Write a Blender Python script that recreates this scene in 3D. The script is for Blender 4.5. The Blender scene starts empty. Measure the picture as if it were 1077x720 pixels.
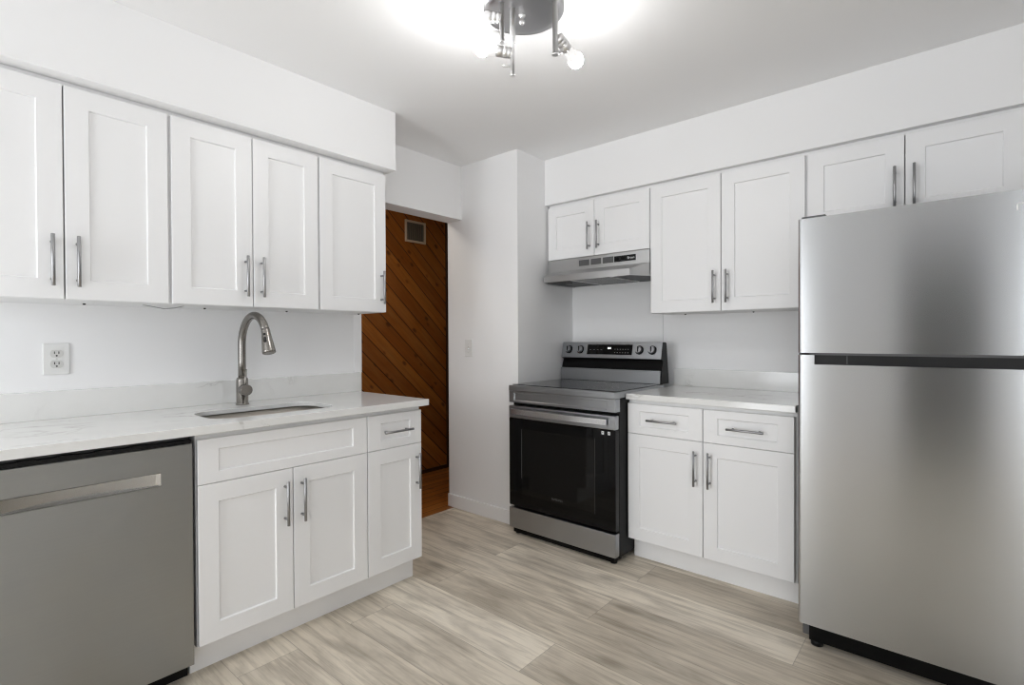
import bpy, bmesh, math, random
from mathutils import Vector, Matrix
random.seed(7)
SC = bpy.context.scene
C = SC.collection
PI = math.pi

# ------------------------------------------------------------------ camera
YAW, PITCH, ROLL, HC, FPX = math.radians(40.856), math.radians(.487), math.radians(-.28), 1.2183, 541.4
F0 = Vector((-math.sin(YAW), math.cos(YAW), 0)); R0 = Vector((math.cos(YAW), math.sin(YAW), 0)); U0 = Vector((0, 0, 1))
FW = F0*math.cos(PITCH) - U0*math.sin(PITCH); UP = U0*math.cos(PITCH) + F0*math.sin(PITCH)
RX = R0*math.cos(ROLL) + UP*math.sin(ROLL); UX = -R0*math.sin(ROLL) + UP*math.cos(ROLL)
cd = bpy.data.cameras.new('camera'); cam = bpy.data.objects.new('camera', cd); C.objects.link(cam)
cd.sensor_width = 36; cd.sensor_fit = 'HORIZONTAL'; cd.lens = 36*FPX/1077; cd.clip_start = .02; cd.clip_end = 60
cam.matrix_world = Matrix(((RX.x, UX.x, -FW.x, 0), (RX.y, UX.y, -FW.y, 0), (RX.z, UX.z, -FW.z, HC), (0, 0, 0, 1)))
SC.camera = cam

# ------------------------------------------------------------------ light
BULB = 150.0            # radiance of the three bulbs
FILL_LEFT = 50.0             # fill light behind an added front-left window (W)
FILL_SIDE = 8.0            # fill light behind an added side window (W)
FILL_RIGHT = 26.0           # fill light behind an added front-right window (W)
HALLW = 5.5            # unseen light added in the hall (W)
w = bpy.data.worlds.new('world'); SC.world = w; w.use_nodes = True
w.node_tree.nodes['Background'].inputs[0].default_value = (.75, .85, 1, 1)
w.node_tree.nodes['Background'].inputs[1].default_value = 1.0
def area(name, loc, aim, sx, sy, power, col=(1, 1, 1)):
    l = bpy.data.lights.new(name, 'AREA'); l.shape = 'RECTANGLE'; l.size = sx; l.size_y = sy; l.energy = power; l.color = col
    o = bpy.data.objects.new(name, l); C.objects.link(o); o.location = loc
    o.rotation_euler = Vector(aim).to_track_quat('-Z', 'Z').to_euler(); return o
area('window_daylight', (-1.72, -1.86, 1.1), (0, 1, -.02), .85, 2.0, FILL_LEFT, (.955, .98, 1))
area('right_front_window_daylight', (.86, -1.86, 1.1), (0, 1, -.02), .7, 2.0, FILL_RIGHT, (.955, .98, 1))
area('side_window_daylight', (1.36, -.85, 1.55), (-1, 0, -.05), 1.1, 1.2, FILL_SIDE, (.955, .98, 1))
area('hall_lamp_light', (-3.2, 1.9, 2.38), (0, 0, -1), .3, .3, HALLW, (1, .93, .82))
SC.view_settings.view_transform = 'Standard'; SC.view_settings.look = 'None'
SC.view_settings.exposure = -0.18; SC.view_settings.gamma = 1; SC.view_settings.use_curve_mapping = False
cy = SC.cycles
cy.use_denoising = True; cy.max_bounces = 12; cy.diffuse_bounces = 8; cy.glossy_bounces = 6
cy.sample_clamp_indirect = 6; cy.caustics_reflective = False; cy.caustics_refractive = False
cy.filter_width = 1.2

# ------------------------------------------------------------------ materials
def mat(name, col, rough=.5, metal=0., spec=.5, **k):
    m = bpy.data.materials.new(name); m.use_nodes = True
    b = m.node_tree.nodes['Principled BSDF']
    b.inputs['Base Color'].default_value = (*col, 1); b.inputs['Roughness'].default_value = rough
    b.inputs['Metallic'].default_value = metal; b.inputs['Specular IOR Level'].default_value = spec
    for a, v in k.items(): b.inputs[a.replace('_', ' ')].default_value = v
    return m
class N:
    """small node-graph helper"""
    def __init__(s, m): s.m = m; s.t = m.node_tree; s.b = s.t.nodes['Principled BSDF']
    def n(s, kind, **k):
        q = s.t.nodes.new(kind)
        for a, v in k.items():
            if a[0] == '_':
                q.inputs[int(a[1:]) if a[1:].isdigit() else a[1:].replace('_', ' ')].default_value = v
            else: setattr(q, a, v)
        return q
    def l(s, a, b): s.t.links.new(a, b)
    def math(s, op, a, b=None, c=None):
        q = s.t.nodes.new('ShaderNodeMath'); q.operation = op
        for i, v in enumerate((a, b, c)):
            if v is None: continue
            if isinstance(v, (int, float)): q.inputs[i].default_value = v
            else: s.l(v, q.inputs[i])
        return q.outputs[0]
    def xyz(s):
        g = s.n('ShaderNodeNewGeometry'); q = s.n('ShaderNodeSeparateXYZ'); s.l(g.outputs['Position'], q.inputs[0]); return q.outputs
    def comb(s, x, y, z):
        q = s.n('ShaderNodeCombineXYZ')
        for i, v in enumerate((x, y, z)):
            if isinstance(v, (int, float)): q.inputs[i].default_value = v
            else: s.l(v, q.inputs[i])
        return q.outputs[0]
    def noise(s, vec, scale, detail=4, rough=.5, dist=0.):
        q = s.n('ShaderNodeTexNoise'); s.l(vec, q.inputs['Vector'])
        q.inputs['Scale'].default_value = scale; q.inputs['Detail'].default_value = detail
        q.inputs['Roughness'].default_value = rough; q.inputs['Distortion'].default_value = dist
        return q.outputs['Fac']
    def ramp(s, fac, stops, interp='LINEAR'):
        q = s.n('ShaderNodeValToRGB'); e = q.color_ramp; e.interpolation = interp
        while len(e.elements) < len(stops): e.elements.new(.5)
        for el, (p, c) in zip(e.elements, stops):
            el.position = p; el.color = (*c, 1) if not isinstance(c, (int, float)) else (c, c, c, 1)
        s.l(fac, q.inputs[0]); return q.outputs[0]
    def mix(s, fac, a, b, mode='MIX'):
        q = s.n('ShaderNodeMix', data_type='RGBA', blend_type=mode)
        for i, v in ((0, fac), (6, a), (7, b)):
            if isinstance(v, (int, float)): q.inputs[i].default_value = v
            elif isinstance(v, tuple): q.inputs[i].default_value = (*v, 1)
            else: s.l(v, q.inputs[i])
        return q.outputs[2]
    def bump(s, h, strength, dist=.002):
        q = s.n('ShaderNodeBump'); q.inputs['Strength'].default_value = strength; q.inputs['Distance'].default_value = dist
        s.l(h, q.inputs['Height']); s.l(q.outputs[0], s.b.inputs['Normal'])
    def col(s, v): s.l(v, s.b.inputs['Base Color'])
    def rgh(s, v): s.l(v, s.b.inputs['Roughness'])

def wall_paint(name, col):
    m = mat(name, col, .85, spec=.2); g = N(m); x, y, z = g.xyz()
    g.bump(g.noise(g.comb(x, y, z), 160, 3, .6), .12, .0006); return m
M_WALL = wall_paint('wall_paint', (.86, .86, .865))
M_CEIL = wall_paint('ceiling_paint', (.90, .90, .905))
M_TRIM = mat('trim_paint', (.86, .86, .87), .45)
M_CAB = mat('cabinet_paint', (.84, .84, .845), .38, spec=.45)
g = N(M_CAB); x, y, z = g.xyz()
g.bump(g.noise(g.comb(g.math('MULTIPLY', x, 90), g.math('MULTIPLY', y, 90), g.math('MULTIPLY', z, 4)), 1, 3, .6), .07, .0008)
M_CABIN = mat('cabinet_box_white', (.80, .80, .80), .5)

def quartz():
    m = mat('quartz', (.8, .8, .79), .13, spec=.5); g = N(m); x, y, z = g.xyz()
    v = g.comb(x, y, z)
    a = g.noise(v, 2.1, 6, .6, .8)
    d = g.math('ABSOLUTE', g.math('SUBTRACT', a, .5))
    vein = g.ramp(d, [(0, 1.), (.006, .5), (.02, 0.)])
    mask = g.ramp(g.noise(v, 2.6, 2, .5), [(.52, 0.), (.62, 1.)])
    f = g.math('MULTIPLY', g.math('MULTIPLY', vein, mask), .75)
    soft = g.ramp(g.noise(v, 5, 5, .6), [(.3, (.79, .79, .78)), (.7, (.75, .75, .735))])
    g.col(g.mix(f, soft, (.50, .49, .47))); return m
M_QUARTZ = quartz()

def steel(name, col, rough, aniso=.75, dirty=0., freq=900):
    m = mat(name, col, rough, 1.0, Anisotropic=aniso, Anisotropic_Rotation=.25); g = N(m); x, y, z = g.xyz()
    t = g.n('ShaderNodeTangent', direction_type='RADIAL', axis='Z'); g.l(t.outputs[0], g.b.inputs['Tangent'])
    sm = g.noise(g.comb(x, y, z), 4, 2, .5)
    br = g.noise(g.comb(g.math('MULTIPLY', x, 3), g.math('MULTIPLY', y, 3), g.math('MULTIPLY', z, 160)), 1, 2, .5)
    c = tuple(v*(.985 - .06*dirty) for v in col)
    if dirty: g.col(g.mix(g.math('MULTIPLY', g.math('ADD', br, sm), .5), c, col))
    if not dirty: return m
    rr = g.n('ShaderNodeMapRange'); g.l(sm, rr.inputs[0]); rr.inputs[1].default_value = .3; rr.inputs[2].default_value = .7
    rr.inputs[3].default_value = rough - .03 - dirty*.05; rr.inputs[4].default_value = rough + .03 + dirty*.1
    g.rgh(rr.outputs[0]); return m
M_FRIDGE = steel('fridge_steel', (.505, .515, .525), .20, .88)
M_DISH = steel('dishwasher_steel', (.355, .36, .352), .38, .5, 1.)
M_RANGE = steel('range_steel', (.40, .41, .425), .28, .4)
M_HOOD = steel('hood_steel', (.56, .56, .56), .33, .3)
M_BAR = mat('handle_nickel', (.33, .33, .335), .32, 1.0)
M_FAUCET = mat('faucet_nickel', (.28, .265, .245), .26, 1.0)
M_CHROME = mat('chrome', (.86, .86, .86), .34, 1.0)
M_CANOPY = mat('canopy_nickel', (.50, .50, .51), .30, 1.0)
M_SINK = mat('sink_steel', (.66, .62, .56), .42, 1.0)
M_GLASSBLK = mat('black_glass', (.002, .002, .0022), .05, spec=.22)
M_COOK = mat('cooktop_glass', (.02, .02, .022), .10, spec=.9)
M_BLACK = mat('black_enamel', (.004, .004, .004), .3, spec=.12)
M_BLACKP = mat('black_plastic', (.008, .008, .008), .4, spec=.2)
M_DARKG = mat('dark_grey', (.09, .09, .09), .5)
M_OVENIN = mat('oven_window', (.004, .0038, .0035), .06, spec=.3)
M_WHITEP = mat('white_plastic', (.77, .77, .76), .35)
M_OUTLET = mat('outlet_plastic', (.62, .62, .60), .4)
M_SLOT = mat('outlet_slot', (.03, .03, .03), .6)
M_MARK = mat('grey_marking', (.30, .30, .30), .5)
M_PRINT = mat('pale_marking', (.75, .75, .75), .5)
M_BEIGE = mat('vent_paint', (.66, .54, .40), .5)
M_BULB = mat('bulb_glow', (1, 1, 1), .4, Emission_Color=(1, .995, .985, 1), Emission_Strength=BULB)
M_NECK = mat('bulb_neck', (.75, .75, .75), .4, Emission_Color=(1, .99, .97, 1), Emission_Strength=.55)
M_FILTER = mat('grease_filter', (.30, .30, .30), .45, 1.0)
g = N(M_FILTER); x, y, z = g.xyz()
ck = g.n('ShaderNodeTexChecker'); g.l(g.comb(x, y, 0.0), ck.inputs[0]); ck.inputs['Scale'].default_value = 170
g.col(g.mix(ck.outputs['Fac'], (.05, .05, .05), (.33, .33, .33)))

def planks():
    m = mat('vinyl_planks', (.4, .35, .3), .42, spec=.4); g = N(m); x, y, z = g.xyz()
    W, L = .2285, 1.50
    q = g.math('DIVIDE', g.math('SUBTRACT', y, .0575), W)
    row = g.math('FLOOR', q); fy = g.math('FRACT', q)
    odd = g.math('SUBTRACT', 1., g.math('ABSOLUTE', g.math('MODULO', row, 2)))
    xs = g.math('DIVIDE', g.math('ADD', g.math('ADD', x, 9.46), g.math('MULTIPLY', odd, .75)), L)
    ci = g.math('FLOOR', xs); fx = g.math('FRACT', xs)
    wn = g.n('ShaderNodeTexWhiteNoise', noise_dimensions='2D'); g.l(g.comb(row, ci, 0.), wn.inputs['Vector'])
    r = wn.outputs['Value']; off = g.math('MULTIPLY', r, 37.)
    grain = g.noise(g.comb(g.math('MULTIPLY', x, 2.4), g.math('ADD', g.math('MULTIPLY', y, 40), off), off), 1, 7, .68, .45)
    fine = g.noise(g.comb(g.math('MULTIPLY', x, 6), g.math('ADD', g.math('MULTIPLY', y, 170), off), off), 1, 3, .6)
    cloud = g.noise(g.comb(g.math('MULTIPLY', x, 1.5), g.math('ADD', g.math('MULTIPLY', y, 5.2), off), off), 1.5, 4, .55, .35)
    kn = g.n('ShaderNodeTexVoronoi', feature='F1'); kn.inputs['Scale'].default_value = 1.0
    g.l(g.comb(g.math('ADD', g.math('MULTIPLY', x, 1.7), off), g.math('ADD', g.math('MULTIPLY', y, 4.3), off), 0.), kn.inputs['Vector'])
    knot = g.ramp(kn.outputs['Distance'], [(0, 1.), (.06, .8), (.15, 0.)])
    base = g.ramp(r, [(0, (.60, .53, .43)), (.3, (.79, .715, .60)), (.6, (.69, .615, .505)), (1, (.86, .785, .665))])
    c1 = g.mix(g.ramp(cloud, [(.44, 0.), (.68, .62)]), base, (.235, .195, .143))
    c2 = g.mix(g.ramp(grain, [(.46, 0.), (.70, .60)]), c1, (.22, .175, .125))
    c3 = g.mix(g.math('MULTIPLY', g.ramp(fine, [(.4, 0.), (.75, 1.)]), .22), c2, (.76, .70, .60))
    c4 = g.mix(g.math('MULTIPLY', knot, .6), c3, (.15, .12, .085))
    ey = g.math('MULTIPLY', g.math('MINIMUM', fy, g.math('SUBTRACT', 1., fy)), W)
    ex = g.math('MULTIPLY', g.math('MINIMUM', fx, g.math('SUBTRACT', 1., fx)), L)
    e = g.math('MINIMUM', ex, ey)
    line = g.ramp(g.math('MULTIPLY', e, 100.), [(.08, .42), (.18, 0.)])
    g.col(g.mix(line, c4, (.09, .07, .055)))
    g.rgh(g.ramp(grain, [(.3, .36), (.7, .50)]))
    g.bump(g.math('ADD', g.math('MULTIPLY', grain, .5), g.ramp(g.math('MULTIPLY', e, 100.), [(.05, 0.), (.15, 1.)])), .12, .001)
    return m
M_VINYL = planks()

def cedar(name, diag, W, dark=1.):
    m = mat(name, (.3, .12, .03), .40, spec=.35); g = N(m); x, y, z = g.xyz()
    if diag:
        s = g.math('ADD', g.math('MULTIPLY', y, .68), g.math('MULTIPLY', z, .733))
        t = g.math('SUBTRACT', g.math('MULTIPLY', y, .733), g.math('MULTIPLY', z, .68))
    else: s, t = x, y
    q = g.math('DIVIDE', g.math('ADD', s, 5.028), W); row = g.math('FLOOR', q); f = g.math('FRACT', q)
    wn = g.n('ShaderNodeTexWhiteNoise', noise_dimensions='1D'); g.l(row, wn.inputs['W']); r = wn.outputs['Value']
    off = g.math('MULTIPLY', r, 23.)
    gr = g.noise(g.comb(g.math('ADD', g.math('MULTIPLY', t, 2.0), off), g.math('MULTIPLY', s, 42), off), 1, 5, .6, .9)
    cl = g.noise(g.comb(g.math('ADD', t, off), g.math('MULTIPLY', s, 5), off), 2.5, 3, .5, .4)
    kn = g.n('ShaderNodeTexVoronoi'); kn.inputs['Scale'].default_value = 1.
    g.l(g.comb(g.math('ADD', g.math('MULTIPLY', t, 6.), off), g.math('MULTIPLY', s, 10.), 0.), kn.inputs['Vector'])
    k = g.ramp(kn.outputs['Distance'], [(0, 1.), (.10, .9), (.20, 0.)])
    b = g.ramp(r, [(0, (.27, .083, .013)), (.5, (.36, .118, .018)), (1, (.44, .155, .027))])
    c = g.mix(g.ramp(gr, [(.4, 0.), (.72, .6)]), b, (.15, .05, .010))
    c = g.mix(g.ramp(cl, [(.42, 0.), (.8, .45)]), c, (.44, .19, .055))
    c = g.mix(g.math('MULTIPLY', k, .75), c, (.045, .014, .004))
    e = g.math('MULTIPLY', g.math('MINIMUM', f, g.math('SUBTRACT', 1., f)), W*100)
    g.col(g.mix(g.ramp(e, [(.20, .95), (.50, 0.)]), c, (.020, .007, .003)))
    g.bump(g.ramp(e, [(.1, 0.), (.45, 1.)]), .6, .004)
    return m
M_CEDAR = cedar('cedar_boards', True, .1165)
M_HALLFLOOR = cedar('hall_floor_boards', False, .085)
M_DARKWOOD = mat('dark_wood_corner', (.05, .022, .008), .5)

# ------------------------------------------------------------------ mesh helpers
def BM(): return bmesh.new()
def box(bm, x0, x1, y0, y1, z0, z1, bev=0.):
    vs = [bm.verts.new(p) for p in ((x0, y0, z0), (x1, y0, z0), (x1, y1, z0), (x0, y1, z0), (x0, y0, z1), (x1, y0, z1), (x1, y1, z1), (x0, y1, z1))]
    fs = [bm.faces.new([vs[i] for i in q]) for q in ((3, 2, 1, 0), (4, 5, 6, 7), (0, 1, 5, 4), (1, 2, 6, 5), (2, 3, 7, 6), (3, 0, 4, 7))]
    if bev:
        ed = {e for f in fs for e in f.edges}
        bmesh.ops.bevel(bm, geom=list(ed), offset=bev, segments=2, affect='EDGES', profile=.5)
def prism(bm, pts, axis, a, b):
    """closed outline pts (2-D, in the other two axes, order x<y<z) extruded along axis from a to b"""
    def P(p, t): return {'x': (t, p[0], p[1]), 'y': (p[0], t, p[1]), 'z': (p[0], p[1], t)}[axis]
    v0 = [bm.verts.new(P(p, a)) for p in pts]; v1 = [bm.verts.new(P(p, b)) for p in pts]
    n = len(pts); bm.faces.new(v0[::-1]); bm.faces.new(v1)
    for i in range(n): bm.faces.new((v0[i], v0[(i+1) % n], v1[(i+1) % n], v1[i]))
def frame_of(d):
    d = Vector(d).normalized(); a = Vector((0, 0, 1)) if abs(d.z) < .9 else Vector((1, 0, 0))
    u = d.cross(a).normalized(); return d, u, d.cross(u)
def lathe(bm, prof, o=(0, 0, 0), d=(0, 0, 1), seg=28, smooth=True):
    """prof: list of (radius, distance along d); ends are capped"""
    d, u, v = frame_of(d); o = Vector(o); rings = []
    for r, h in prof:
        rings.append([bm.verts.new(o + d*h + (u*math.cos(2*PI*i/seg) + v*math.sin(2*PI*i/seg))*max(r, 1e-5)) for i in range(seg)])
    for A, B in zip(rings, rings[1:]):
        for i in range(seg):
            f = bm.faces.new((A[i], A[(i+1) % seg], B[(i+1) % seg], B[i])); f.smooth = smooth
    bm.faces.new(rings[0][::-1]); bm.faces.new(rings[-1])
def tube(bm, pts, rad, seg=14):
    pts = [Vector(p) for p in pts]; rings = []
    d0 = (pts[1]-pts[0]).normalized(); _, u, v = frame_of(d0)
    for i, p in enumerate(pts):
        a = pts[max(i-1, 0)]; b = pts[min(i+1, len(pts)-1)]; d = (b-a).normalized()
        q = d0.rotation_difference(d); u = q @ u; v = q @ v; d0 = d
        r = rad[i] if isinstance(rad, (list, tuple)) else rad
        rings.append([bm.verts.new(p + (u*math.cos(2*PI*k/seg) + v*math.sin(2*PI*k/seg))*r) for k in range(seg)])
    for A, B in zip(rings, rings[1:]):
        for k in range(seg):
            f = bm.faces.new((A[k], A[(k+1) % seg], B[(k+1) % seg], B[k])); f.smooth = True
    bm.faces.new(rings[0][::-1]); bm.faces.new(rings[-1])
def obj(name, bm, m, parent=None, bev=0., label=None):
    bmesh.ops.recalc_face_normals(bm, faces=bm.faces)
    me = bpy.data.meshes.new(name); bm.to_mesh(me); bm.free()
    me.materials.append(m); o = bpy.data.objects.new(name, me); C.objects.link(o)
    if parent: o.parent = parent
    if bev:
        b = o.modifiers.new('bevel', 'BEVEL'); b.width = bev; b.segments = 2; b.limit_method = 'ANGLE'; b.angle_limit = math.radians(40)
        b.harden_normals = False
    if label: o['label'] = label
    return o
def bobj(name, dims, m, parent=None, bev=0., label=None):
    bm = BM(); box(bm, *dims); return obj(name, bm, m, parent, bev, label)
def thing(name, label, cat, loc=(0, 0, 0), rz=0., group=None):
    o = bpy.data.objects.new(name, None); C.objects.link(o); o.location = loc; o.rotation_euler = (0, 0, rz)
    o.empty_display_size = .1; o['label'] = label; o['category'] = cat
    if group: o['group'] = group
    return o
def tag(o, label, cat, group=None):
    o['label'] = label; o['category'] = cat
    if group: o['group'] = group
    return o
def struct(name, bm, m, bev=0.):
    o = obj(name, bm, m, None, bev); o['kind'] = 'structure'; return o
def text_mesh(name, body, size, m, parent, mw, depth=.0006):
    cu = bpy.data.curves.new(name, 'FONT'); cu.body = body; cu.size = size; cu.extrude = depth/2; cu.align_x = 'CENTER'; cu.align_y = 'CENTER'
    to = bpy.data.objects.new(name, cu); C.objects.link(to)
    me = bpy.data.meshes.new_from_object(to); bpy.data.objects.remove(to)
    me.name = name; me.materials.clear(); me.materials.append(m)
    o = bpy.data.objects.new(name, me); C.objects.link(o); o.parent = parent; o.matrix_local = mw; return o

# ------------------------------------------------------------------ the room
ZC = 2.433; XW = -2.6616; XH2 = -2.805; XP = -2.1407; YP = 2.5345; YW = 3.1696; XR = 1.25; YF = -1.75; XHALL = -3.657; YE = 3.30
XS, YS, ZS = -2.2894, 2.8256, 2.122
bm = BM(); box(bm, -2.745, XR+.12, YF-.12, YE, -.05, 0); struct('floor', bm, M_VINYL)
bm = BM(); box(bm, XHALL-.1, -2.745, YF-.12, YE+.12, -.05, -.002); struct('floor_hall', bm, M_HALLFLOOR)
bm = BM(); box(bm, XHALL-.1, XR+.12, YF-.12, YE+.12, ZC, ZC+.08); struct('ceiling', bm, M_CEIL)
bm = BM()
box(bm, XH2, XW, YF, 1.7171, 0, ZC); box(bm, XW, XW+.003, 1.666, 1.7171, 1.0216, ZS); box(bm, XH2, XW, 1.7171, YP, 2.0569, ZC)
struct('wall_left', bm, M_WALL)
bm = BM(); box(bm, XH2, XP, YP, YE, 0, ZC); struct('wall_partition', bm, M_WALL)
bm = BM(); box(bm, XP, XR+.12, YW, YE, 0, ZC); box(bm, XP, -1.442, YW-.009, YW, 0, ZS)
struct('wall_back', bm, M_WALL)
bm = BM(); box(bm, XW, XS, YF, 1.6973, ZS, ZC); struct('trim_1', bm, M_WALL, .002)     # soffit over the left cabinets
bm = BM(); box(bm, XP, XR, YS, YW, ZS, ZC); struct('trim_2', bm, M_WALL, .002)          # soffit over the back cabinets
bm = BM(); box(bm, XHALL-.1, XHALL, YF, YE+.12, -.05, ZC); struct('wall_hall', bm, M_CEDAR)
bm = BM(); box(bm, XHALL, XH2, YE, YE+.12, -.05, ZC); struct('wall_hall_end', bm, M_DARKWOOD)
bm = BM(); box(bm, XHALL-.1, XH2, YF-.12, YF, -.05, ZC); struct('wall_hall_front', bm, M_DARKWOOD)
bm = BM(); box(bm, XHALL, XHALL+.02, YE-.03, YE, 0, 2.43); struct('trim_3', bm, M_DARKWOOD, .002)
def wall_with_hole(name, axis, a0, a1, u0, u1, holes, m):
    """wall slab between a0..a1 on axis, spanning u0..u1, with rectangular holes (ua, ub, za, zb)"""
    bm = BM(); cuts = sorted({u0, u1} | {h[0] for h in holes} | {h[1] for h in holes})
    for p, q in zip(cuts, cuts[1:]):
        hs = [h for h in holes if h[0] <= p + 1e-6 and h[1] >= q - 1e-6]
        zz = [(0, ZC)] if not hs else [(0, hs[0][2]), (hs[0][3], ZC)]
        for z0, z1 in zz:
            if z1 - z0 < 1e-4: continue
            if axis == 'y': box(bm, p, q, a0, a1, z0, z1)
            else: box(bm, a0, a1, p, q, z0, z1)
    return struct(name, bm, m)
wall_with_hole('wall_front', 'y', YF-.12, YF, XH2, XR+.12, [(-2.15, -1.3, .12, 2.12), (-.42, .22, 0, 2.03), (.5, 1.2, .12, 2.12)], M_WALL)
wall_with_hole('wall_right', 'x', XR, XR+.12, YF, YW, [(-1.4, -.3, .98, 2.12)], M_WALL)
def window(n, axis, a, u0, u1, z0, z1):
    f = BM(); t = .045
    def bx(b, p, q, r, s, d0=-.04, d1=.02):
        if axis == 'y': box(b, p, q, a+d0, a+d1, r, s)
        else: box(b, a-d1, a-d0, p, q, r, s)
    for args in ((u0, u0+t, z0, z1), (u1-t, u1, z0, z1), (u0+t, u1-t, z0, z0+t), (u0+t, u1-t, z1-t, z1), (u0+t, u1-t, (z0+z1)/2-.02, (z0+z1)/2+.02)): bx(f, *args)
    return struct('window_%d' % n, f, M_TRIM)
window(1, 'y', YF-.02, -2.15, -1.3, .12, 2.12); window(3, 'y', YF-.02, .5, 1.2, .12, 2.12); window(2, 'x', XR+.02, -1.4, -.3, .98, 2.12)  # unseen windows, put in and sized to let the fill light enter
# unseen passage, added and greyed for a dark band in the refrigerator's reflection
bm = BM(); box(bm, -.42, .22, YF-.9, YF-.85, 0, 2.03); box(bm, -.47, -.42, YF-.9, YF-.12, 0, 2.1); box(bm, .22, .27, YF-.9, YF-.12, 0, 2.1); box(bm, -.47, .27, YF-.9, YF-.12, 2.03, 2.1); box(bm, -.47, .27, YF-.9, YF-.12, -.05, 0)
struct('wall_passage', bm, mat('passage_paint', (.27, .27, .275), .8))
def baseboard(name, pts_box):
    bm = BM()
    for q in pts_box: box(bm, *q)
    struct(name, bm, M_TRIM, .004)
baseboard('baseboard_partition', [(XH2, XP, YP-.014, YP, 0, .092)])
bm = BM(); box(bm, XHALL, XHALL+.012, YF, YE-.03, -.002, .03); struct('baseboard_hall', bm, M_DARKWOOD)
baseboard('baseboard_right', [(XR-.014, XR, YF, YW, 0, .092)])
baseboard('baseboard_front', [(XW, -.42, YF, YF+.014, 0, .092), (.22, XR, YF, YF+.014, 0, .092)])

# ------------------------------------------------------------------ cabinets
def shaker(bm, x0, x1, z0, z1, y=0., stile=.068, rail=.068, th=.02, rec=.007):
    """a framed door lying in the xz plane, its front at y, its back at y+th"""
    def ring(ix, iz, yy): return [bm.verts.new(p) for p in ((x0+ix, yy, z0+iz), (x1-ix, yy, z0+iz), (x1-ix, yy, z1-iz), (x0+ix, yy, z1-iz))]
    R = [ring(0, 0, y+th), ring(0, 0, y+.0015), ring(.0015, .0015, y), ring(stile-.001, rail-.001, y), ring(stile, rail, y+.001), ring(stile+.0018, rail+.003, y+rec)]
    for A, B in zip(R, R[1:]):
        for i in range(4): bm.faces.new((A[i], A[(i+1) % 4], B[(i+1) % 4], B[i]))
    bm.faces.new(R[0][::-1]); bm.faces.new(R[-1])
def bar_handle(parent, x, z, vertical, L=.176, y=0., gap=.032, r=.0058):
    bm = BM(); h = L/2; k = L*.36
    ax = (0, 0, 1) if vertical else (1, 0, 0)
    c = Vector((x, y-gap, z)); a = Vector(ax)
    lathe(bm, [(r*.8, 0), (r, .001), (r, L-.001), (r*.8, L)], c - a*h, a, 14)
    for s in (-1, 1):
        lathe(bm, [(r*.82, 0), (r*.82, gap+.001)], c + a*k*s, (0, 1, 0), 10)
    return obj('handle', bm, M_BAR, parent)
G = .0021
def wall_cabinet(label, loc, rz, W, z0, z1, doors, D=.325, screws=(), hz=None):
    """doors: list of (x0, x1, handle side 'l'/'r'); x runs along the front, the front faces -y"""
    t = thing('wall_cabinet', label, 'cabinet', loc, rz, None)
    b = BM(); th = .018; ya = .0205
    box(b, 0, th, ya, D, z0, z1+.018); box(b, W-th, W, ya, D, z0, z1+.018)
    box(b, th, W-th, ya, D, z1, z1+.018); box(b, th, W-th, ya, D, z0, z0+.018); box(b, th, W-th, D-.008, D, z0+.018, z1)
    obj('body', b, M_CABIN, t)
    for x0, x1, side in doors:
        b = BM(); shaker(b, x0+G, x1-G, z0+.001, z1-.001); d = obj('door', b, M_CAB, t)
        hx = x1-.034 if side == 'r' else x0+.034
        bar_handle(d, hx, (hz if hz else z0 + .131), True)
    for sx, sy in screws:
        b = BM(); lathe(b, [(.005, 0), (.005, .004), (.003, .006)], (sx, sy, z0+.0005), (0, 0, -1), 12); obj('screw', b, M_BLACKP, t)
    return t
ZUb, ZUt = 1.3603, 2.1025
LX = -2.338; R90 = PI/2
def left_y(y): return (LX, y, 0)
wall_cabinet('left-hand two-door white wall cabinet, cut by the photo\'s left edge, above the dishwasher', (LX, .0207, 0), R90, .6341, ZUb, ZUt,
             [(0, .317, 'r'), (.317, .6341-.004, 'l')], D=.323, screws=[(.405, .22)])
wall_cabinet('two-door white wall cabinet directly above the sink faucet', (LX, .6548, 0), R90, .6246, ZUb, ZUt,
             [(.004, .3147, 'r'), (.3147, .6246-.003, 'l')], D=.323, screws=[(.193, .22), (.567, .22)])
wall_cabinet('single-door white wall cabinet at the end of the left run, beside the wood-walled doorway', (LX, 1.2794, 0), R90, .3866, ZUb, ZUt,
             [(.003, .3866, 'r')], D=.323, screws=[(.355, .22)])
KY = 2.839
wall_cabinet('short two-door white wall cabinet above the range hood', (-2.1257, KY, 0), 0, .7524, 1.7443, ZUt,
             [(0, .369, 'r'), (.369, .7524-.002, 'l')], D=.33, hz=1.873)
wall_cabinet('tall two-door white wall cabinet between the range hood and the refrigerator', (-1.3733, KY, 0), 0, .8163, ZUb, ZUt,
             [(.001, .4094, 'r'), (.4094, .8163-.004, 'l')], D=.33, screws=[(.12, .227), (.51, .229)])
wall_cabinet('wide two-door white wall cabinet above the refrigerator', (-.557, KY, 0), 0, .765, 1.7443, ZUt,
             [(.004, .3823, 'r'), (.3823, .765, 'l')], D=.33, hz=1.875)

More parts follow.
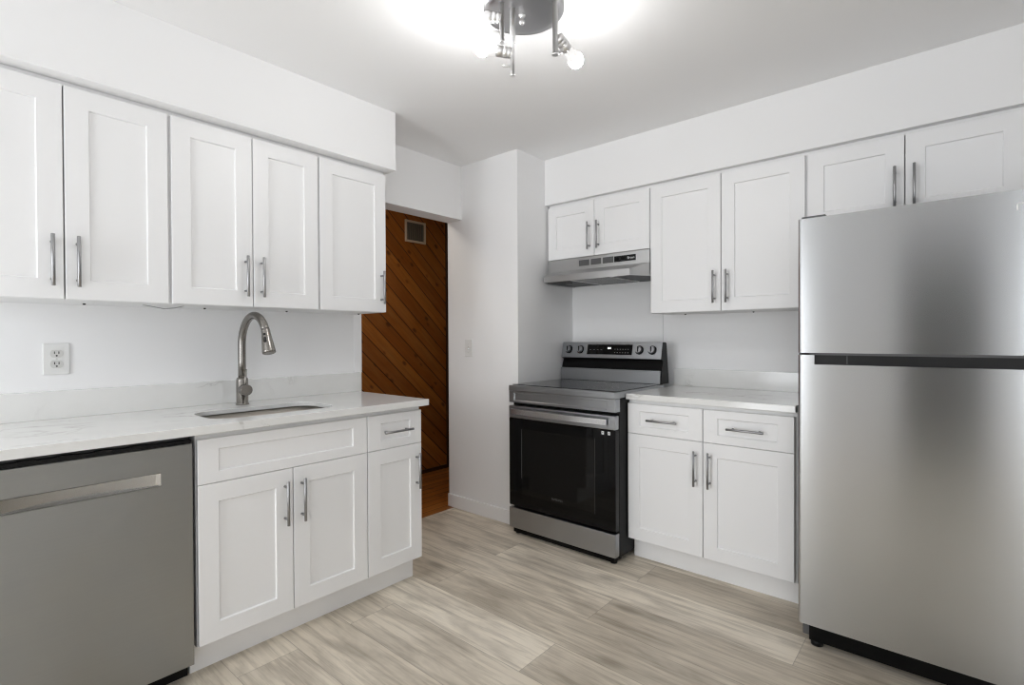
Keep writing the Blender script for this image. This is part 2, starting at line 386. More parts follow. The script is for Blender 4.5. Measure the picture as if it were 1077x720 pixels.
def base_cabinet(label, loc, rz, W, fronts, kick=(0., None), D=.60, kx0=0.):
    """fronts: (kind, x0, x1, z0, z1, handle) with kind door/drawer/panel"""
    t = thing('base_cabinet', label, 'cabinet', loc, rz, None)
    b = BM(); th = .018; ya = .0205; Z0, Z1 = .115, .8825
    bl = .0058 if 'sink' in label else 0.
    box(b, bl, th, ya, D, Z0, Z1); box(b, W-th, W, ya, D, Z0, Z1); box(b, th, W-th, ya, D, Z0, Z0+th)
    box(b, th, W-th, D-.01, D, Z0+th, Z1); box(b, th, W-th, ya, ya+.019, Z1-.04, Z1)
    box(b, th, W-th, ya+.02, ya+.038, .68, .715)
    if 'sink' not in label: box(b, th, W-th, ya+.03, D-.012, .55, .565)
    box(b, kx0, W, .0955, .54, 0, Z0)
    obj('body', b, M_CABIN, t)
    b = BM(); box(b, kx0, W, .0776, .0955, 0, Z0); obj('toe_kick', b, M_CAB, t)
    for kind, x0, x1, z0, z1, hd in fronts:
        b = BM()
        if kind == 'door': shaker(b, x0+G, x1-G, z0+.0012, z1-.0012)
        else: shaker(b, x0+G, x1-G, z0+.0012, z1-.0012, rail=.040, stile=.070)
        d = obj({'door': 'door', 'drawer': 'drawer_front', 'panel': 'false_drawer_front'}[kind], b, M_CAB, t)
        if hd == 'r': bar_handle(d, x1-.035, .565, True)
        elif hd == 'l': bar_handle(d, x0+.035, .565, True)
        elif hd == 'c': bar_handle(d, (x0+x1)/2, (z0+z1)/2-.001, False, L=.165)
    return t
BX = -2.0372; Zb, Zd, Zt = .1211, .6982, .8624
base_cabinet('two-door white sink base cabinet between the dishwasher and the narrow end cabinet', (BX, .640, 0), R90, .7021,
             [('panel', .0058, .7021, Zd, Zt, None), ('door', .0058, .3541, Zb, Zd, 'r'), ('door', .3541, .7021, Zb, Zd, 'l')])
base_cabinet('narrow one-door white base cabinet with one drawer at the doorway end of the left run', (BX, 1.3421, 0), R90, .3149,
             [('drawer', .001, .3149, Zd, Zt, 'c'), ('door', .001, .3149, Zb, Zd, 'r')])
base_cabinet('white base cabinet of the left run on the near side of the dishwasher', (BX, -.62, 0), R90, .62,
             [('drawer', 0, .62, Zd, Zt, 'c'), ('door', 0, .31, Zb, Zd, 'r'), ('door', .31, .62, Zb, Zd, 'l')])
base_cabinet('two-door, two-drawer white base cabinet between the range and the refrigerator', (-1.3656, 2.5427, 0), 0, .828,
             [('drawer', 0, .4126, Zd, Zt, 'c'), ('drawer', .4126, .8219, Zd, Zt, 'c'), ('door', 0, .4126, Zb, Zd, 'r'), ('door', .4126, .8219, Zb, Zd, 'l')], kx0=0.0)

# ------------------------------------------------------------------ worktops
def rrect(x0, x1, y0, y1, r, n=8):
    P = []
    for cx, cy_, a in ((x1-r, y1-r, 0), (x0+r, y1-r, 90), (x0+r, y0+r, 180), (x1-r, y0+r, 270)):
        for i in range(n+1):
            t = math.radians(a + 90*i/n); P.append((cx + r*math.cos(t), cy_ + r*math.sin(t)))
    return P
SX0, SX1, SY0, SY1 = -2.415, -2.118, .735, 1.25
CX0, CX1, CY0, CY1 = XW, -2.0089, -.66, 1.683
wt = thing('worktop', 'white veined quartz worktop with the sink cut into it, along the left wall', 'countertop', ((CX0+CX1)/2, (CY0+CY1)/2, .883))
def loc(o, p): return (p[0]-o.location.x, p[1]-o.location.y, p[2]-o.location.z)
bm = BM()
hole = rrect(SX0, SX1, SY0, SY1, .085); nh = len(hole)
outer = []
for p in hole:                                   # project each hole point outwards onto the slab's outline
    cx, cyy = (SX0+SX1)/2, (SY0+SY1)/2; dx, dy = p[0]-cx, p[1]-cyy
    outer.append((dx, dy))
def slab_with_hole(bm, z0, z1):
    L = wt.location; ring = {}
    corners = [(CX1, CY1), (CX0, CY1), (CX0, CY0), (CX1, CY0)]
    for z in (z0, z1):
        h = [bm.verts.new((p[0]-L.x, p[1]-L.y, max(z, .8955)-L.z)) for p in hole]
        c = [bm.verts.new((p[0]-L.x, p[1]-L.y, z-L.z)) for p in corners]
        q = nh//4
        for k in range(4):
            seg = h[k*q:(k+1)*q]
            for a, b in zip(seg, seg[1:]): bm.faces.new((c[k], a, b))
            bm.faces.new((c[k], seg[-1], h[((k+1)*q) % nh], c[(k+1) % 4]))
        ring[z] = (h, c)
    for k in (0, 1):
        A, B = ring[z0][k], ring[z1][k]
        for i in range(len(A)): bm.faces.new((A[i], A[(i+1) % len(A)], B[(i+1) % len(B)], B[i]))
slab_with_hole(bm, .883, .914)
obj('slab', bm, M_QUARTZ, wt, .0015)
L = wt.location
bs = bobj('backsplash', (.0005, .02, 0, 1.703-CY0, .0003, .1076), M_QUARTZ, None, .0012); bs.location = (CX0, CY0, .914)
tag(bs, 'long low quartz upstand along the left wall behind the faucet', 'backsplash')

wt2 = thing('worktop', 'white quartz worktop between the range and the refrigerator', 'countertop', (-.955, 2.84, .883))
L = wt2.location
bobj('slab', (-1.3656-L.x, -.5365-L.x, 2.523-L.y, YW-.0005-L.y, 0, .031), M_QUARTZ, wt2, .0015)
bs = bobj('backsplash', (0, .829, -.0205, -.0005, .0003, .1076), M_QUARTZ, None, .0012); bs.location = (-1.3656, YW, .914)
tag(bs, 'short low quartz upstand on the back wall beside the range', 'backsplash')

# ------------------------------------------------------------------ sink
sk = thing('sink', 'undermount stainless steel sink set into the left worktop below the faucet', 'sink', ((SX0+SX1)/2, (SY0+SY1)/2, .68))
L = sk.location; bm = BM()
def ringz(pts, z): return [bm.verts.new((p[0]-L.x, p[1]-L.y, z-L.z)) for p in pts]
rings = [ringz(rrect(SX0-.012, SX1+.012, SY0-.012, SY1+.012, .095), .8905), ringz(rrect(SX0-.012, SX1+.012, SY0-.012, SY1+.012, .095), .8930),
         ringz(rrect(SX0-.004, SX1+.004, SY0-.004, SY1+.004, .088), .8930), ringz(rrect(SX0+.004, SX1-.004, SY0+.004, SY1-.004, .085), .72),
         ringz(rrect(SX0+.03, SX1-.03, SY0+.03, SY1-.03, .07), .692), ringz(rrect(SX0+.13, SX1-.13, SY0+.22, SY1-.22, .03), .687),
         ringz(rrect(SX0+.13, SX1-.13, SY0+.22, SY1-.22, .03), .684), ringz(rrect(SX0+.03, SX1-.03, SY0+.03, SY1-.03, .07), .689),
         ringz(rrect(SX0+.001, SX1-.001, SY0+.001, SY1-.001, .085), .72), ringz(rrect(SX0-.007, SX1+.007, SY0-.007, SY1+.007, .09), .8905)]
for A, B in zip(rings, rings[1:]):
    for i in range(len(A)):
        f = bm.faces.new((A[i], A[(i+1) % len(A)], B[(i+1) % len(A)], B[i])); f.smooth = True
for i in range(len(A)): bm.faces.new((rings[-1][i], rings[-1][(i+1) % len(A)], rings[0][(i+1) % len(A)], rings[0][i]))
bm.faces.new(rings[5]); bm.faces.new(rings[6][::-1])
obj('bowl', bm, M_SINK, sk)
bm = BM(); lathe(bm, [(.045, 0), (.045, .003), (.036, .004), (.030, .0005)], (0, 0, .687-L.z), (0, 0, 1), 24); obj('drain', bm, M_CHROME, sk)

# ------------------------------------------------------------------ faucet
fc = thing('faucet', 'brushed nickel gooseneck pull-down kitchen faucet standing behind the sink', 'faucet', (-2.532, .995, .914))
bm = BM()
lathe(bm, [(.029, 0), (.029, .006), (.0255, .008), (.0255, .118), (.022, .126), (.0165, .128)], (0, 0, 0), (0, 0, 1), 32)
obj('base', bm, M_FAUCET, fc)
bm = BM(); R = .134; ztop = .412 - R
pts = [(0, 0, .12), (0, 0, .2), (0, 0, ztop-.03)] + [(R - R*math.cos(math.radians(a)), 0, ztop + R*math.sin(math.radians(a))) for a in range(0, 153, 8)]
tube(bm, pts, .0168, 20); obj('neck', bm, M_FAUCET, fc)
e = Vector(pts[-1]); d = (e - Vector(pts[-2])).normalized(); d = (d + Vector((0, 0, -.7))).normalized()
bm = BM(); lathe(bm, [(.0168, -.01), (.0185, .0), (.0185, .010), (.0200, .022), (.0245, .064), (.0275, .094), (.0275, .100), (.023, .103)], e, d, 30)
sh = obj('spray_head', bm, M_FAUCET, fc)
# black buttons on the front of the spray head
_, u_, v_ = frame_of(d); side = Vector((.70, -.70, 0)); side = (side - d*side.dot(d)).normalized()
bm = BM()
for dd, rr_, k_ in ((.020, .0195, .0055), (.040, .0215, .0075), (.050, .0225, .0075)): lathe(bm, [(k_, -.003), (k_, .0012)], e + d*dd + side*rr_, side, 18)
obj('spray_button', bm, M_BLACKP, sh)
bm = BM(); hd = Vector((1, -.12, 0)).normalized()
lathe(bm, [(.018, .015), (.0245, .03), (.0255, .032), (.0255, .070), (.0245, .073)], (0, 0, .072), hd, 28)
hb = obj('handle_hub', bm, M_FAUCET, fc)
bm = BM(); tube(bm, [(.050, -.006, .080), (.052, -.006, .11), (.058, -.006, .168)], [.005, .0048, .0042], 12); obj('lever', bm, M_FAUCET, hb)

def inset_ring(bm, x0, x1, z0, z1, ax0, ax1, az0, az1, y, th, rec):
    def ring(a, b, c, d_, yy): return [bm.verts.new(p) for p in ((a, yy, c), (b, yy, c), (b, yy, d_), (a, yy, d_))]
    k = .003
    R_ = [ring(x0, x1, z0, z1, y+th), ring(x0, x1, z0, z1, y+k), ring(x0+k*.3, x1-k*.3, z0+k*.3, z1-k*.3, y+k*.3), ring(x0+k, x1-k, z0+k, z1-k, y), ring(ax0, ax1, az0, az1, y), ring(ax0, ax1, az0, az1, y+rec)]
    for A, B in zip(R_, R_[1:]):
        for i in range(4): bm.faces.new((A[i], A[(i+1) % 4], B[(i+1) % 4], B[i]))
    bm.faces.new(R_[0][::-1]); bm.faces.new(R_[-1])
# ------------------------------------------------------------------ dishwasher
dw = thing('dishwasher', 'stainless steel built-in dishwasher under the left end of the worktop', 'dishwasher', (BX, .034, 0), R90)
W = .598
bobj('body', (.006, W-.006, .035, .57, .09, .872), M_DARKG, dw)
HA, HB, ZL, ZH = .094, .502, .7235, .769
bm = BM(); inset_ring(bm, 0, W, .070, .853, HA, HB, ZL, ZH, 0, .036, .0345); obj('door', bm, M_DISH, dw)
bm = BM(); box(bm, .004, W-.004, .006, .034, .8535, .866); box(bm, .0, W, .045, .06, .866, .880)
for k in range(5): box(bm, .06+k*.09, .10+k*.09, .004, .03, .866, .869)
obj('control_strip', bm, M_BLACKP, dw)
bm = BM(); box(bm, .0, W, .075, .10, .0, .088); obj('toe_panel', bm, M_BLACKP, dw)
# scooped pocket handle let into the door
bm = BM(); n = 32; sec = []
for i in range(n+1):
    s_ = i/n; xx = HA + (HB-HA)*s_; dp = .031*math.sin(PI*s_)**.75 + .0006
    sec.append([bm.verts.new(p) for p in ((xx, -.0004, ZL+.0012), (xx, dp, ZL+.004), (xx, dp, ZH-.004), (xx, -.0004, ZH-.0012))])
for A, B in zip(sec, sec[1:]):
    for k in range(3):
        f = bm.faces.new((A[k], B[k], B[k+1], A[k+1])); f.smooth = False
obj('handle', bm, mat('dishwasher_handle_steel', (.46, .455, .44), .16, 1.0), dw, label='polished scooped pocket handle')
for x in (.05, W-.05):
    bm = BM(); lathe(bm, [(.014, 0), (.014, .006), (.008, .008), (.008, .09)], (x, .13, 0), (0, 0, 1), 14); obj('foot', bm, M_BLACKP, dw)

# ------------------------------------------------------------------ range
X0, X1, YR = -2.1156, -1.3668, 2.4123
rg = thing('range', 'freestanding stainless steel electric range with a black glass oven door', 'stove', ((X0+X1)/2, YR, 0))
HW = (X1-X0)/2
bobj('body', (-HW+.002, HW-.002, .045, .66, .035, .893), M_BLACK, rg, .002)
bobj('skirt', (-HW+.02, HW-.02, .02, .10, .012, .043), M_BLACK, rg)
bm = BM()
box(bm, -HW, HW, .0, .055, .891, .9265)                                     # front rail of the top frame
box(bm, -HW, -HW+.012, .055, .60, .893, .9265); box(bm, HW-.012, HW, .055, .60, .893, .9265)
obj('cooktop_frame', bm, M_RANGE, rg, .003)
ct = bobj('cooktop', (-HW+.008, HW-.008, .030, .60, .9265, .9310), M_COOK, rg, .001)
bm = BM()
for cx, cyy, r in ((-.19, .19, .115), (.19, .19, .09), (-.19, .44, .08), (.19, .44, .115), (0, .50, .05)):
    for rr in (r, r*.62):
        n = 48; A = [[bm.verts.new((cx+q*math.cos(2*PI*i/n), cyy+q*math.sin(2*PI*i/n), .93115)) for i in range(n)] for q in (rr, rr-.0016)]
        for i in range(n): bm.faces.new((A[0][i], A[0][(i+1) % n], A[1][(i+1) % n], A[1][i]))
obj('burner_ring', bm, M_MARK, ct)
bm = BM()                                                                    # apron with its inset panel
def inset_panel(bm, x0, x1, z0, z1, ax0, ax1, az0, az1, y, th, rec):
    def ring(a, b, c, d_, yy): return [bm.verts.new(p) for p in ((a, yy, c), (b, yy, c), (b, yy, d_), (a, yy, d_))]
    R_ = [ring(x0, x1, z0, z1, y+th), ring(x0, x1, z0, z1, y), ring(ax0, ax1, az0, az1, y), ring(ax0+.002, ax1-.002, az0+.001, az1-.001, y+rec)]
    for A, B in zip(R_, R_[1:]):
        for i in range(4): bm.faces.new((A[i], A[(i+1) % 4], B[(i+1) % 4], B[i]))
    bm.faces.new(R_[0][::-1]); bm.faces.new(R_[-1])
inset_panel(bm, -HW, HW-.001, .820, .890, -HW+.038, HW-.053, .833, .878, .003, .05, .008)
obj('front_panel', bm, M_RANGE, rg, .002)
dr = bobj('oven_door', (-HW, HW-.002, .004, .043, .183, .727), M_GLASSBLK, rg, .002)
bm = BM(); box(bm, -HW, HW-.002, .0, .042, .7255, .8015); obj('door_trim', bm, M_RANGE, dr, .005)
bm = BM()                                                                    # wide flat bar handle
n = 16; sec = []
for i in range(n+1):
    s = i/n; xx = (-HW+.035) + (2*HW-.082)*s; y0 = -.020 - .014*math.sin(PI*s)
    sec.append([bm.verts.new(p) for p in ((xx, y0, .752), (xx, y0, .783), (xx, y0+.008, .786), (xx, y0+.008, .749))])
for A, B in zip(sec, sec[1:]):
    for k in range(4):
        f = bm.faces.new((A[k], B[k], B[(k+1) % 4], A[(k+1) % 4]))
bm.faces.new(sec[0]); bm.faces.new(sec[-1][::-1])
for sx in (-1, 1): box(bm, (-HW+.06 if sx < 0 else HW-.082), (-HW+.08 if sx < 0 else HW-.062), -.02, .004, .755, .780)
obj('handle', bm, steel('range_handle_steel', (.72, .72, .73), .22, .2), dr, label='bright flat handle bar')
bm = BM(); inset_panel(bm, -HW+.10, HW-.13, .26, .665, -HW+.105, HW-.135, .265, .66, .0032, .001, .0006); obj('window', bm, M_OVENIN, dr)
bm = BM(); box(bm, -HW+.098, -HW+.1005, .0025, .004, .36, .66); obj('window_edge', bm, M_DARKG, dr)
bm = BM(); box(bm, HW-.129, HW-.128, .0025, .004, .255, .67); obj('window_edge', bm, M_DARKG, dr)
for x0 in (.2955, .3335):
    bm = BM(); box(bm, x0-.0075, x0+.0075, .0033, .0042, .697, .7145)
    st = obj('sticker', bm, M_PRINT, dr); bm = BM(); box(bm, x0-.003, x0+.003, .0028, .0034, .703, .710); obj('sticker_print', bm, M_DARKG, st)
text_mesh('logo', 'SAMSUNG', .0175, M_DARKG, dr, Matrix.Translation((-.010, .0036, .279)) @ Matrix.Rotation(PI/2, 4, 'X'))
wd = bobj('drawer', (-HW, HW-.002, .0, .045, .044, .170), M_RANGE, rg, .004)
for sx, yy in ((-HW+.035, .05), (HW-.04, .05), (-HW+.035, .60), (HW-.04, .60)):
    bm = BM(); lathe(bm, [(.018, 0), (.018, .014), (.010, .018), (.010, .05)], (sx, yy, 0), (0, 0, 1), 18); obj('foot', bm, M_BLACKP, rg)
# backguard: profile in (y, z)
by = lambda v: v - YR
bm = BM(); prism(bm, [(by(2.968), .931), (by(3.088), .931), (by(3.055), 1.180), (by(3.045), 1.188), (by(3.003), 1.188), (by(2.978), 1.083), (by(3.004), 1.070), (by(2.984), 1.022), (by(2.984), 1.010)], 'x', -HW+.002, HW-.002)
bg = obj('backguard', bm, M_BLACK, rg, .001)
fd = Vector((0, -.107, .025)).normalized()                                   # face normal leans up
def face(bmx, x0, x1, z0, z1, t0, t1):
    """box on the slanted control face; z measured as height, t = thickness range out of the face"""
    def P(x, z, t): y = by(2.978) + (z-1.083)*(.025/.105); return Vector((x, y, z)) + Vector((0, -.973, .232))*t
    vs = [bmx.verts.new(P(x, z, t)) for t in (t0, t1) for x, z in ((x0, z0), (x1, z0), (x1, z1), (x0, z1))]
    for q in ((0, 1, 2, 3), (7, 6, 5, 4), (0, 4, 5, 1), (1, 5, 6, 2), (2, 6, 7, 3), (3, 7, 4, 0)): bmx.faces.new([vs[i] for i in q])
    return P
bm = BM(); face(bm, -HW+.002, HW-.004, 1.083, 1.187, -.0005, .0025); cp = obj('control_panel', bm, M_RANGE, bg, .001)
bm = BM(); box(bm, -HW+.004, HW-.006, by(2.966), by(2.99), .932, 1.012); obj('back_plate', bm, M_RANGE, bg, .001)
bm = BM(); P = face(bm, -.165, .172, 1.106, 1.172, .0025, .0034); ds = obj('display', bm, M_GLASSBLK, cp)
bm = BM()
for i in range(3): face(bm, -.008+i*.009, -.002+i*.009, 1.142, 1.154, .0034, .0037)
obj('display_digits', bm, mat('display_glow', (.8, .8, .8), .5, Emission_Color=(1, 1, 1, 1), Emission_Strength=1.2), ds)
bm = BM()
for i in range(6):
    for j in range(2): face(bm, .045+i*.019, .051+i*.019, 1.118+j*.022, 1.121+j*.022, .0034, .0036)
obj('display_print', bm, M_MARK, ds)
bm = BM()
for i in range(4): face(bm, -.145+i*.028, -.133+i*.028, 1.136, 1.138, .0034, .0036)
obj('display_print', bm, M_MARK, ds)
fdv = Vector((0, -.973, .232))
cxr = rg.location.x
for kx in (-2.056, -1.962, -1.520, -1.432):
    c = Vector((kx-cxr, by(2.978) + .055*.238, 1.138)) + fdv*.0025
    bm = BM(); lathe(bm, [(.0285, 0), (.0285, .004), (.0265, .006)], c, fdv, 28); k0 = obj('knob', bm, M_BLACKP, cp)
    bm = BM(); lathe(bm, [(.0225, .006), (.0215, .020), (.0195, .023)], c, fdv, 28); obj('knob_cap', bm, M_RANGE, k0)
    bm = BM(); cc = c + fdv*.0235; box(bm, cc.x-.0035, cc.x+.0035, cc.y-.003, cc.y+.004, cc.z-.019, cc.z+.019, .001); obj('knob_grip', bm, M_BLACKP, k0)

# ------------------------------------------------------------------ range hood
HX0, HX1 = -2.1245, -1.3765
hd_ = thing('range_hood', 'stainless steel under-cabinet range hood hanging over the range', 'range hood', ((HX0+HX1)/2, KY, 1.58))
L = hd_.location; hw = (HX1-HX0)/2
q = lambda z: z - 1.58
bm = BM()                                            # shell open to below: panel, sides, back, top
box(bm, -hw, hw, .0, .004, q(1.664), q(1.742)); box(bm, -hw, hw, .004, .325, q(1.735), q(1.742))
box(bm, -hw, -hw+.003, .004, .325, q(1.583), q(1.735)); box(bm, hw-.003, hw, .004, .325, q(1.583), q(1.735)); box(bm, -hw, hw, .322, .325, q(1.583), q(1.735))
obj('body', bm, M_HOOD, hd_)
wf = hw - .062; yv = -.129
bm = BM()                                            # visor: sloping top, front lip and slanted ends
A = [(-hw, .0, q(1.664)), (hw, .0, q(1.664)), (wf, yv, q(1.621)), (-wf, yv, q(1.621)), (-hw, 0, q(1.583)), (hw, 0, q(1.583)), (wf, yv, q(1.581)), (-wf, yv, q(1.581))]
vs = [bm.verts.new(p) for p in A]
for f in ((0, 1, 2, 3), (3, 2, 6, 7), (1, 5, 6, 2), (0, 3, 7, 4)): bm.faces.new([vs[i] for i in f])
o = obj('visor', bm, M_HOOD, hd_); sm = o.modifiers.new('solid', 'SOLIDIFY'); sm.thickness = .0025; sm.offset = -1
bm = BM(); box(bm, -hw+.006, hw-.006, -.002, .318, q(1.589), q(1.593)); prism(bm, [(-wf+.004, yv+.006), (wf-.004, yv+.006), (hw-.008, -.002), (-hw+.008, -.002)], 'z', q(1.589), q(1.593))
obj('underside', bm, M_BLACKP, hd_)
bm = BM(); box(bm, -.115, .165, -.10, .26, q(1.585), q(1.590)); ft = obj('grease_filter', bm, M_FILTER, hd_)
for xx in (-.120, .165):
    bm = BM(); box(bm, xx, xx+.006, -.11, .27, q(1.583), q(1.590)); obj('filter_frame', bm, M_CHROME, ft)
for x0, x1 in ((-1.872, -1.794), (-1.782, -1.706), (-1.694, -1.618)):
    bm = BM(); n = 15; wv = (x1-x0)/n
    for i in range(n): box(bm, x0-L.x+i*wv, x0-L.x+i*wv+wv*.62, -.0012, .0005, q(1.686), q(1.724))
    box(bm, x0-L.x, x1-L.x, -.0007, .0005, q(1.686), q(1.724)); obj('vent_grille', bm, M_DARKG, hd_)
bm = BM(); box(bm, -1.612-L.x, -1.466-L.x, -.0025, .0005, q(1.686), q(1.722)); cs = obj('control_panel', bm, M_BLACKP, hd_)
for xx in (-1.592, -1.552):
    bm = BM(); box(bm, xx-L.x-.013, xx-L.x+.013, -.0065, -.002, q(1.693), q(1.715), .001); obj('switch', bm, M_BLACK, cs)
text_mesh('logo', 'Broan', .020, M_PRINT, cs, Matrix.Translation((-1.497-L.x, -.0030, q(1.704))) @ Matrix.Rotation(PI/2, 4, 'X'))
bm = BM(); lathe(bm, [(.028, 0), (.028, .006), (.02, .012)], (-.24, .05, q(1.592)), (0, 0, -1), 20); obj('hood_lamp', bm, M_DARKG, hd_)

# ------------------------------------------------------------------ refrigerator
FX0, FX1, FY = -.4682, .292, 2.2345
fr = thing('refrigerator', 'tall stainless steel top-freezer refrigerator at the right edge of the kitchen', 'refrigerator', ((FX0+FX1)/2, FY, 0))
fw = (FX1-FX0)/2
bobj('body', (-fw+.003, fw-.003, .070, .80, .035, 1.655), M_DARKG, fr, .004)
def fdoor(z0, z1, name, zp=None):
    bm = BM(); ro = .012
    pts = [(-fw, .062)] + [(-fw+ro-ro*math.cos(math.radians(a)), ro-ro*math.sin(math.radians(a))) for a in range(0, 91, 15)] + [(fw-ro+ro*math.sin(math.radians(a)), ro-ro*math.cos(math.radians(a))) for a in range(0, 91, 15)] + [(fw, .062)]
    if zp is None: prism(bm, pts, 'z', z0, z1)
    else:
        prism(bm, pts, 'z', z0, zp)
        prism(bm, pts[:8] + [(-fw+.057, 0), (-fw+.057, .062)], 'z', zp, z1); prism(bm, [(fw-.057, .062), (fw-.057, 0)] + pts[8:], 'z', zp, z1); box(bm, -fw+.057, fw-.057, .036, .062, zp, z1)
    for f in bm.faces:
        f.smooth = False
    return obj(name, bm, M_FRIDGE, fr)
ud = fdoor(1.1565, 1.6705, 'freezer_door')
ld = fdoor(.110, 1.1485, 'door', 1.1125)
bm = BM(); box(bm, -fw+.0575, fw-.0575, .010, .035, 1.113, 1.1480); box(bm, -fw+.01, -fw+.04, .01, .06, 1.1485, 1.1562); hr = obj('handle_recess', bm, M_BLACKP, ld)
bm = BM(); box(bm, -fw+.16, -fw+.162, .0088, .0101, 1.116, 1.146); obj('recess_seam', bm, M_DARKG, hr)
bm = BM(); box(bm, -fw+.003, fw-.003, .012, .06, 1.1480, 1.1568); obj('gasket', bm, M_DARKG, fr)
bm = BM(); zb = 1.607; xb = .138-fr.location.x
box(bm, xb, xb+.0045, -.0015, .0005, zb, zb+.019); box(bm, xb+.0035, xb+.075, -.0015, .0005, zb+.019, zb+.0215); obj('emblem', bm, M_PRINT, ud)
bm = BM(); box(bm, -fw+.03, fw-.03, .05, .12, .030, .108); obj('kick_grille', bm, M_BLACK, fr)
for sx in (-fw+.05, fw-.05):
    for yy in (.09, .72):
        bm = BM(); lathe(bm, [(.022, 0), (.022, .018), (.012, .022), (.012, .05)], (sx, yy, 0), (0, 0, 1), 18); obj('foot', bm, M_BLACKP, fr)
bm = BM(); box(bm, -fw+.01, -fw+.09, .02, .10, 1.6705, 1.682); obj('hinge_cover', bm, M_DARKG, fr, .002)

# ------------------------------------------------------------------ ceiling light
LC = Vector((-1.195, 1.455, ZC))
cl = thing('ceiling_light', 'polished metal ceiling spotlight with vertical rods and three lit bulbs', 'ceiling light', LC)
def lp(p): return Vector(p) - LC
bm = BM(); lathe(bm, [(.146, 0), (.147, .004), (.147, .024), (.143, .031), (.12, .033), (.02, .034)], (0, 0, 0), (0, 0, -1), 64)
cn = obj('canopy', bm, M_CANOPY, cl)
bm = BM(); lathe(bm, [(.013, 0), (.013, .005), (.008, .008), (.008, .020), (.011, .022), (.011, .030), (.006, .036)], (-.012, .005, -.033), (0, 0, -1), 24)
obj('finial', bm, M_CHROME, cn)
def arm(x, y, zb, pivz, sock_dir, sock_off, bl=.085, thin=False):
    bm = BM(); r = .0092
    top = Vector((x, y, 2.40)); b = Vector((x, y, zb))
    if thin: lathe(bm, [(.0105, 0), (.0105, .12), (.0072, .124), (.0072, (top-b).length-.004), (.0095, (top-b).length-.004), (.0095, (top-b).length)], lp(top), (0, 0, -1), 18)
    else: lathe(bm, [(r, 0), (r, (top-b).length-.005), (.0112, (top-b).length-.005), (.0112, (top-b).length)], lp(top), (0, 0, -1), 18)
    rod = obj('rod', bm, M_CHROME, cl)
    sd = Vector(sock_dir).normalized(); pv = Vector((x, y, pivz)); s0 = pv + Vector(sock_off)
    bm = BM(); tube(bm, [lp(pv), lp(pv + (s0-pv)*.5), lp(s0 + sd*.01)], .005, 10); obj('pivot', bm, M_CHROME, rod)
    bm = BM(); lathe(bm, [(.012, -.004), (.0185, 0), (.0185, .010), (.0165, .012), (.0195, .014), (.0195, .026), (.0165, .028), (.0195, .030), (.0195, .052), (.018, .054)], lp(s0), sd, 26)
    sk_ = obj('lamp_socket', bm, M_CHROME, rod)
    bm = BM(); lathe(bm, [(.0145, .050), (.0150, .058), (.0185, .075), (.0240, .090)], lp(s0), sd, 26); obj('bulb_neck', bm, M_NECK, sk_)
    bm = BM(); R_ = .0275; c0 = .106
    lathe(bm, [(.0235, .0895)] + [(R_*math.sin(math.radians(a)), c0 - R_*math.cos(math.radians(a))) for a in range(54, 180, 9)] + [(.0005, c0+R_)], lp(s0), sd, 26)
    obj('bulb', bm, M_BULB, sk_)
    # small stub knob below the socket
    kb = pv + Vector((0, 0, -.045)); hv = Vector((sd.x, sd.y, 0)).normalized()
    bm = BM(); lathe(bm, [(.0045, 0), (.0045, .034), (.0035, .036)], lp(kb), hv + Vector((0, 0, .08)), 12); obj('knob', bm, M_CHROME, rod)
arm(-1.220, 1.364, 2.262, 2.345, (-.75, -.62, .10), (-.004, -.004, .004))
arm(-1.211, 1.412, 2.160, 2.240, (-.74, -.62, .17), (-.004, -.004, .002), thin=True)
arm(-1.056, 1.458, 2.198, 2.262, (.06, .80, -.34), (.004, .012, 0))

# ------------------------------------------------------------------ outlets, switch, vent, cable
def outlet(label, x, y, z):
    t = thing('power_outlet', label, 'outlet', (x, y, z), R90)
    bobj('cover_plate', (-.040, .040, -.006, 0, -.061, .061), M_WHITEP, t, .0025)
    for zz in (.0205, -.0205):
        bm = BM(); pts = [(math.cos(a)*.0195, max(-.0148, min(.0148, math.sin(a)*.0195))) for a in [2*PI*i/32 for i in range(32)]]
        prism(bm, [(p[0], p[1]+zz) for p in pts], 'y', -.0085, -.005); r = obj('receptacle', bm, M_OUTLET, t)
        bm = BM()
        for sx in (-.0065, .0065): box(bm, sx-.0014, sx+.0014, -.0090, -.0083, zz-.001, zz+.0085)
        lathe(bm, [(.0030, 0), (.0030, .0007)], (0, -.0083, zz-.0080), (0, -1, 0), 12); obj('slots', bm, M_SLOT, r)
    bm = BM(); lathe(bm, [(.003, 0), (.003, .001)], (0, -.006, 0), (0, -1, 0), 12); obj('screw', bm, M_OUTLET, t)
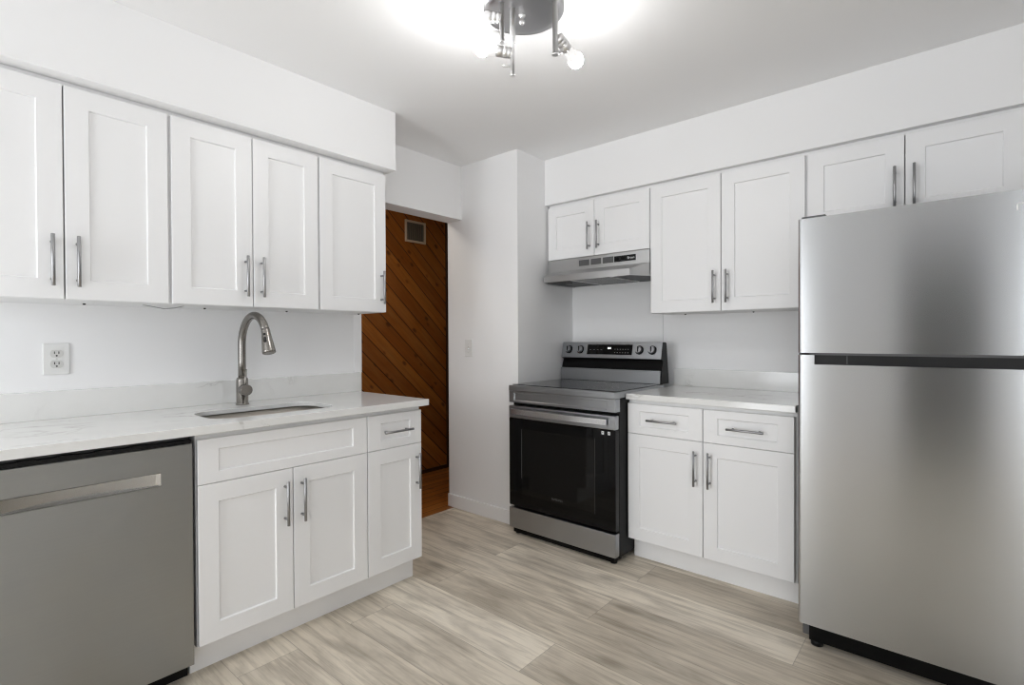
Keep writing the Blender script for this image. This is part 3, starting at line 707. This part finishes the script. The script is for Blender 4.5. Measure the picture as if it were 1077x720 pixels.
outlet('white duplex power outlet on the wall above the left worktop', XW, .356, 1.146)
ls = thing('light_switch', 'white toggle light switch on the wall beside the doorway', 'light switch', (-2.590, YP, 1.150))
bobj('cover_plate', (-.037, .037, -.006, 0, -.060, .060), M_WHITEP, ls, .0025)
bm = BM(); box(bm, -.005, .005, -.0065, -.0055, -.012, .012); obj('toggle_slot', bm, M_OUTLET, ls)
bm = BM(); prism(bm, [(-.0055, -.006), (-.017, -.010), (-.0165, -.004), (-.0055, .006)], 'x', -.0035, .0035); obj('toggle', bm, M_OUTLET, ls)
for zz in (-.030, .030):
    bm = BM(); lathe(bm, [(.0028, 0), (.0028, .0008)], (0, -.006, zz), (0, -1, 0), 10); obj('screw', bm, M_OUTLET, ls)

av = thing('air_vent', 'small beige slatted air vent high on the diagonal wood wall', 'vent', (XHALL, 2.915, 2.166), R90)
bm = BM(); hx, hz_ = .1145, .0965; t_ = .019
for q_ in ((-hx, hx, hz_-t_, hz_), (-hx, hx, -hz_, -hz_+t_), (-hx, -hx+t_, -hz_+t_, hz_-t_), (hx-t_, hx, -hz_+t_, hz_-t_)): box(bm, q_[0], q_[1], -.012, 0, q_[2], q_[3])
obj('frame', bm, M_BEIGE, av, .002)
bobj('backing', (-hx+t_, hx-t_, -.001, 0, -hz_+t_, hz_-t_), M_SLOT, av)
for i in range(9):
    xx = -hx+t_+.012 + i*(2*(hx-t_)-.024)/8
    bm = BM(); box(bm, xx-.002, xx+.004, -.009, -.001, -hz_+t_, hz_-t_); obj('slat', bm, mat('vent_slat', (.22, .19, .14), .5) if i == 0 else bpy.data.materials['vent_slat'], av)

bm = BM(); cb = Vector((-2.50, .60, 1.3605))
tube(bm, [cb, cb + Vector((.01, .03, -.006)), cb + Vector((.02, .07, -.014)), cb + Vector((.03, .105, -.010)), cb + Vector((.03, .14, 0))], .0016, 8)
o = obj('cable', bm, M_MARK); tag(o, 'thin grey cable sagging below the wall cabinets left of the faucet', 'cable')
o.data.transform(Matrix.Translation(-cb)); o.location = cb
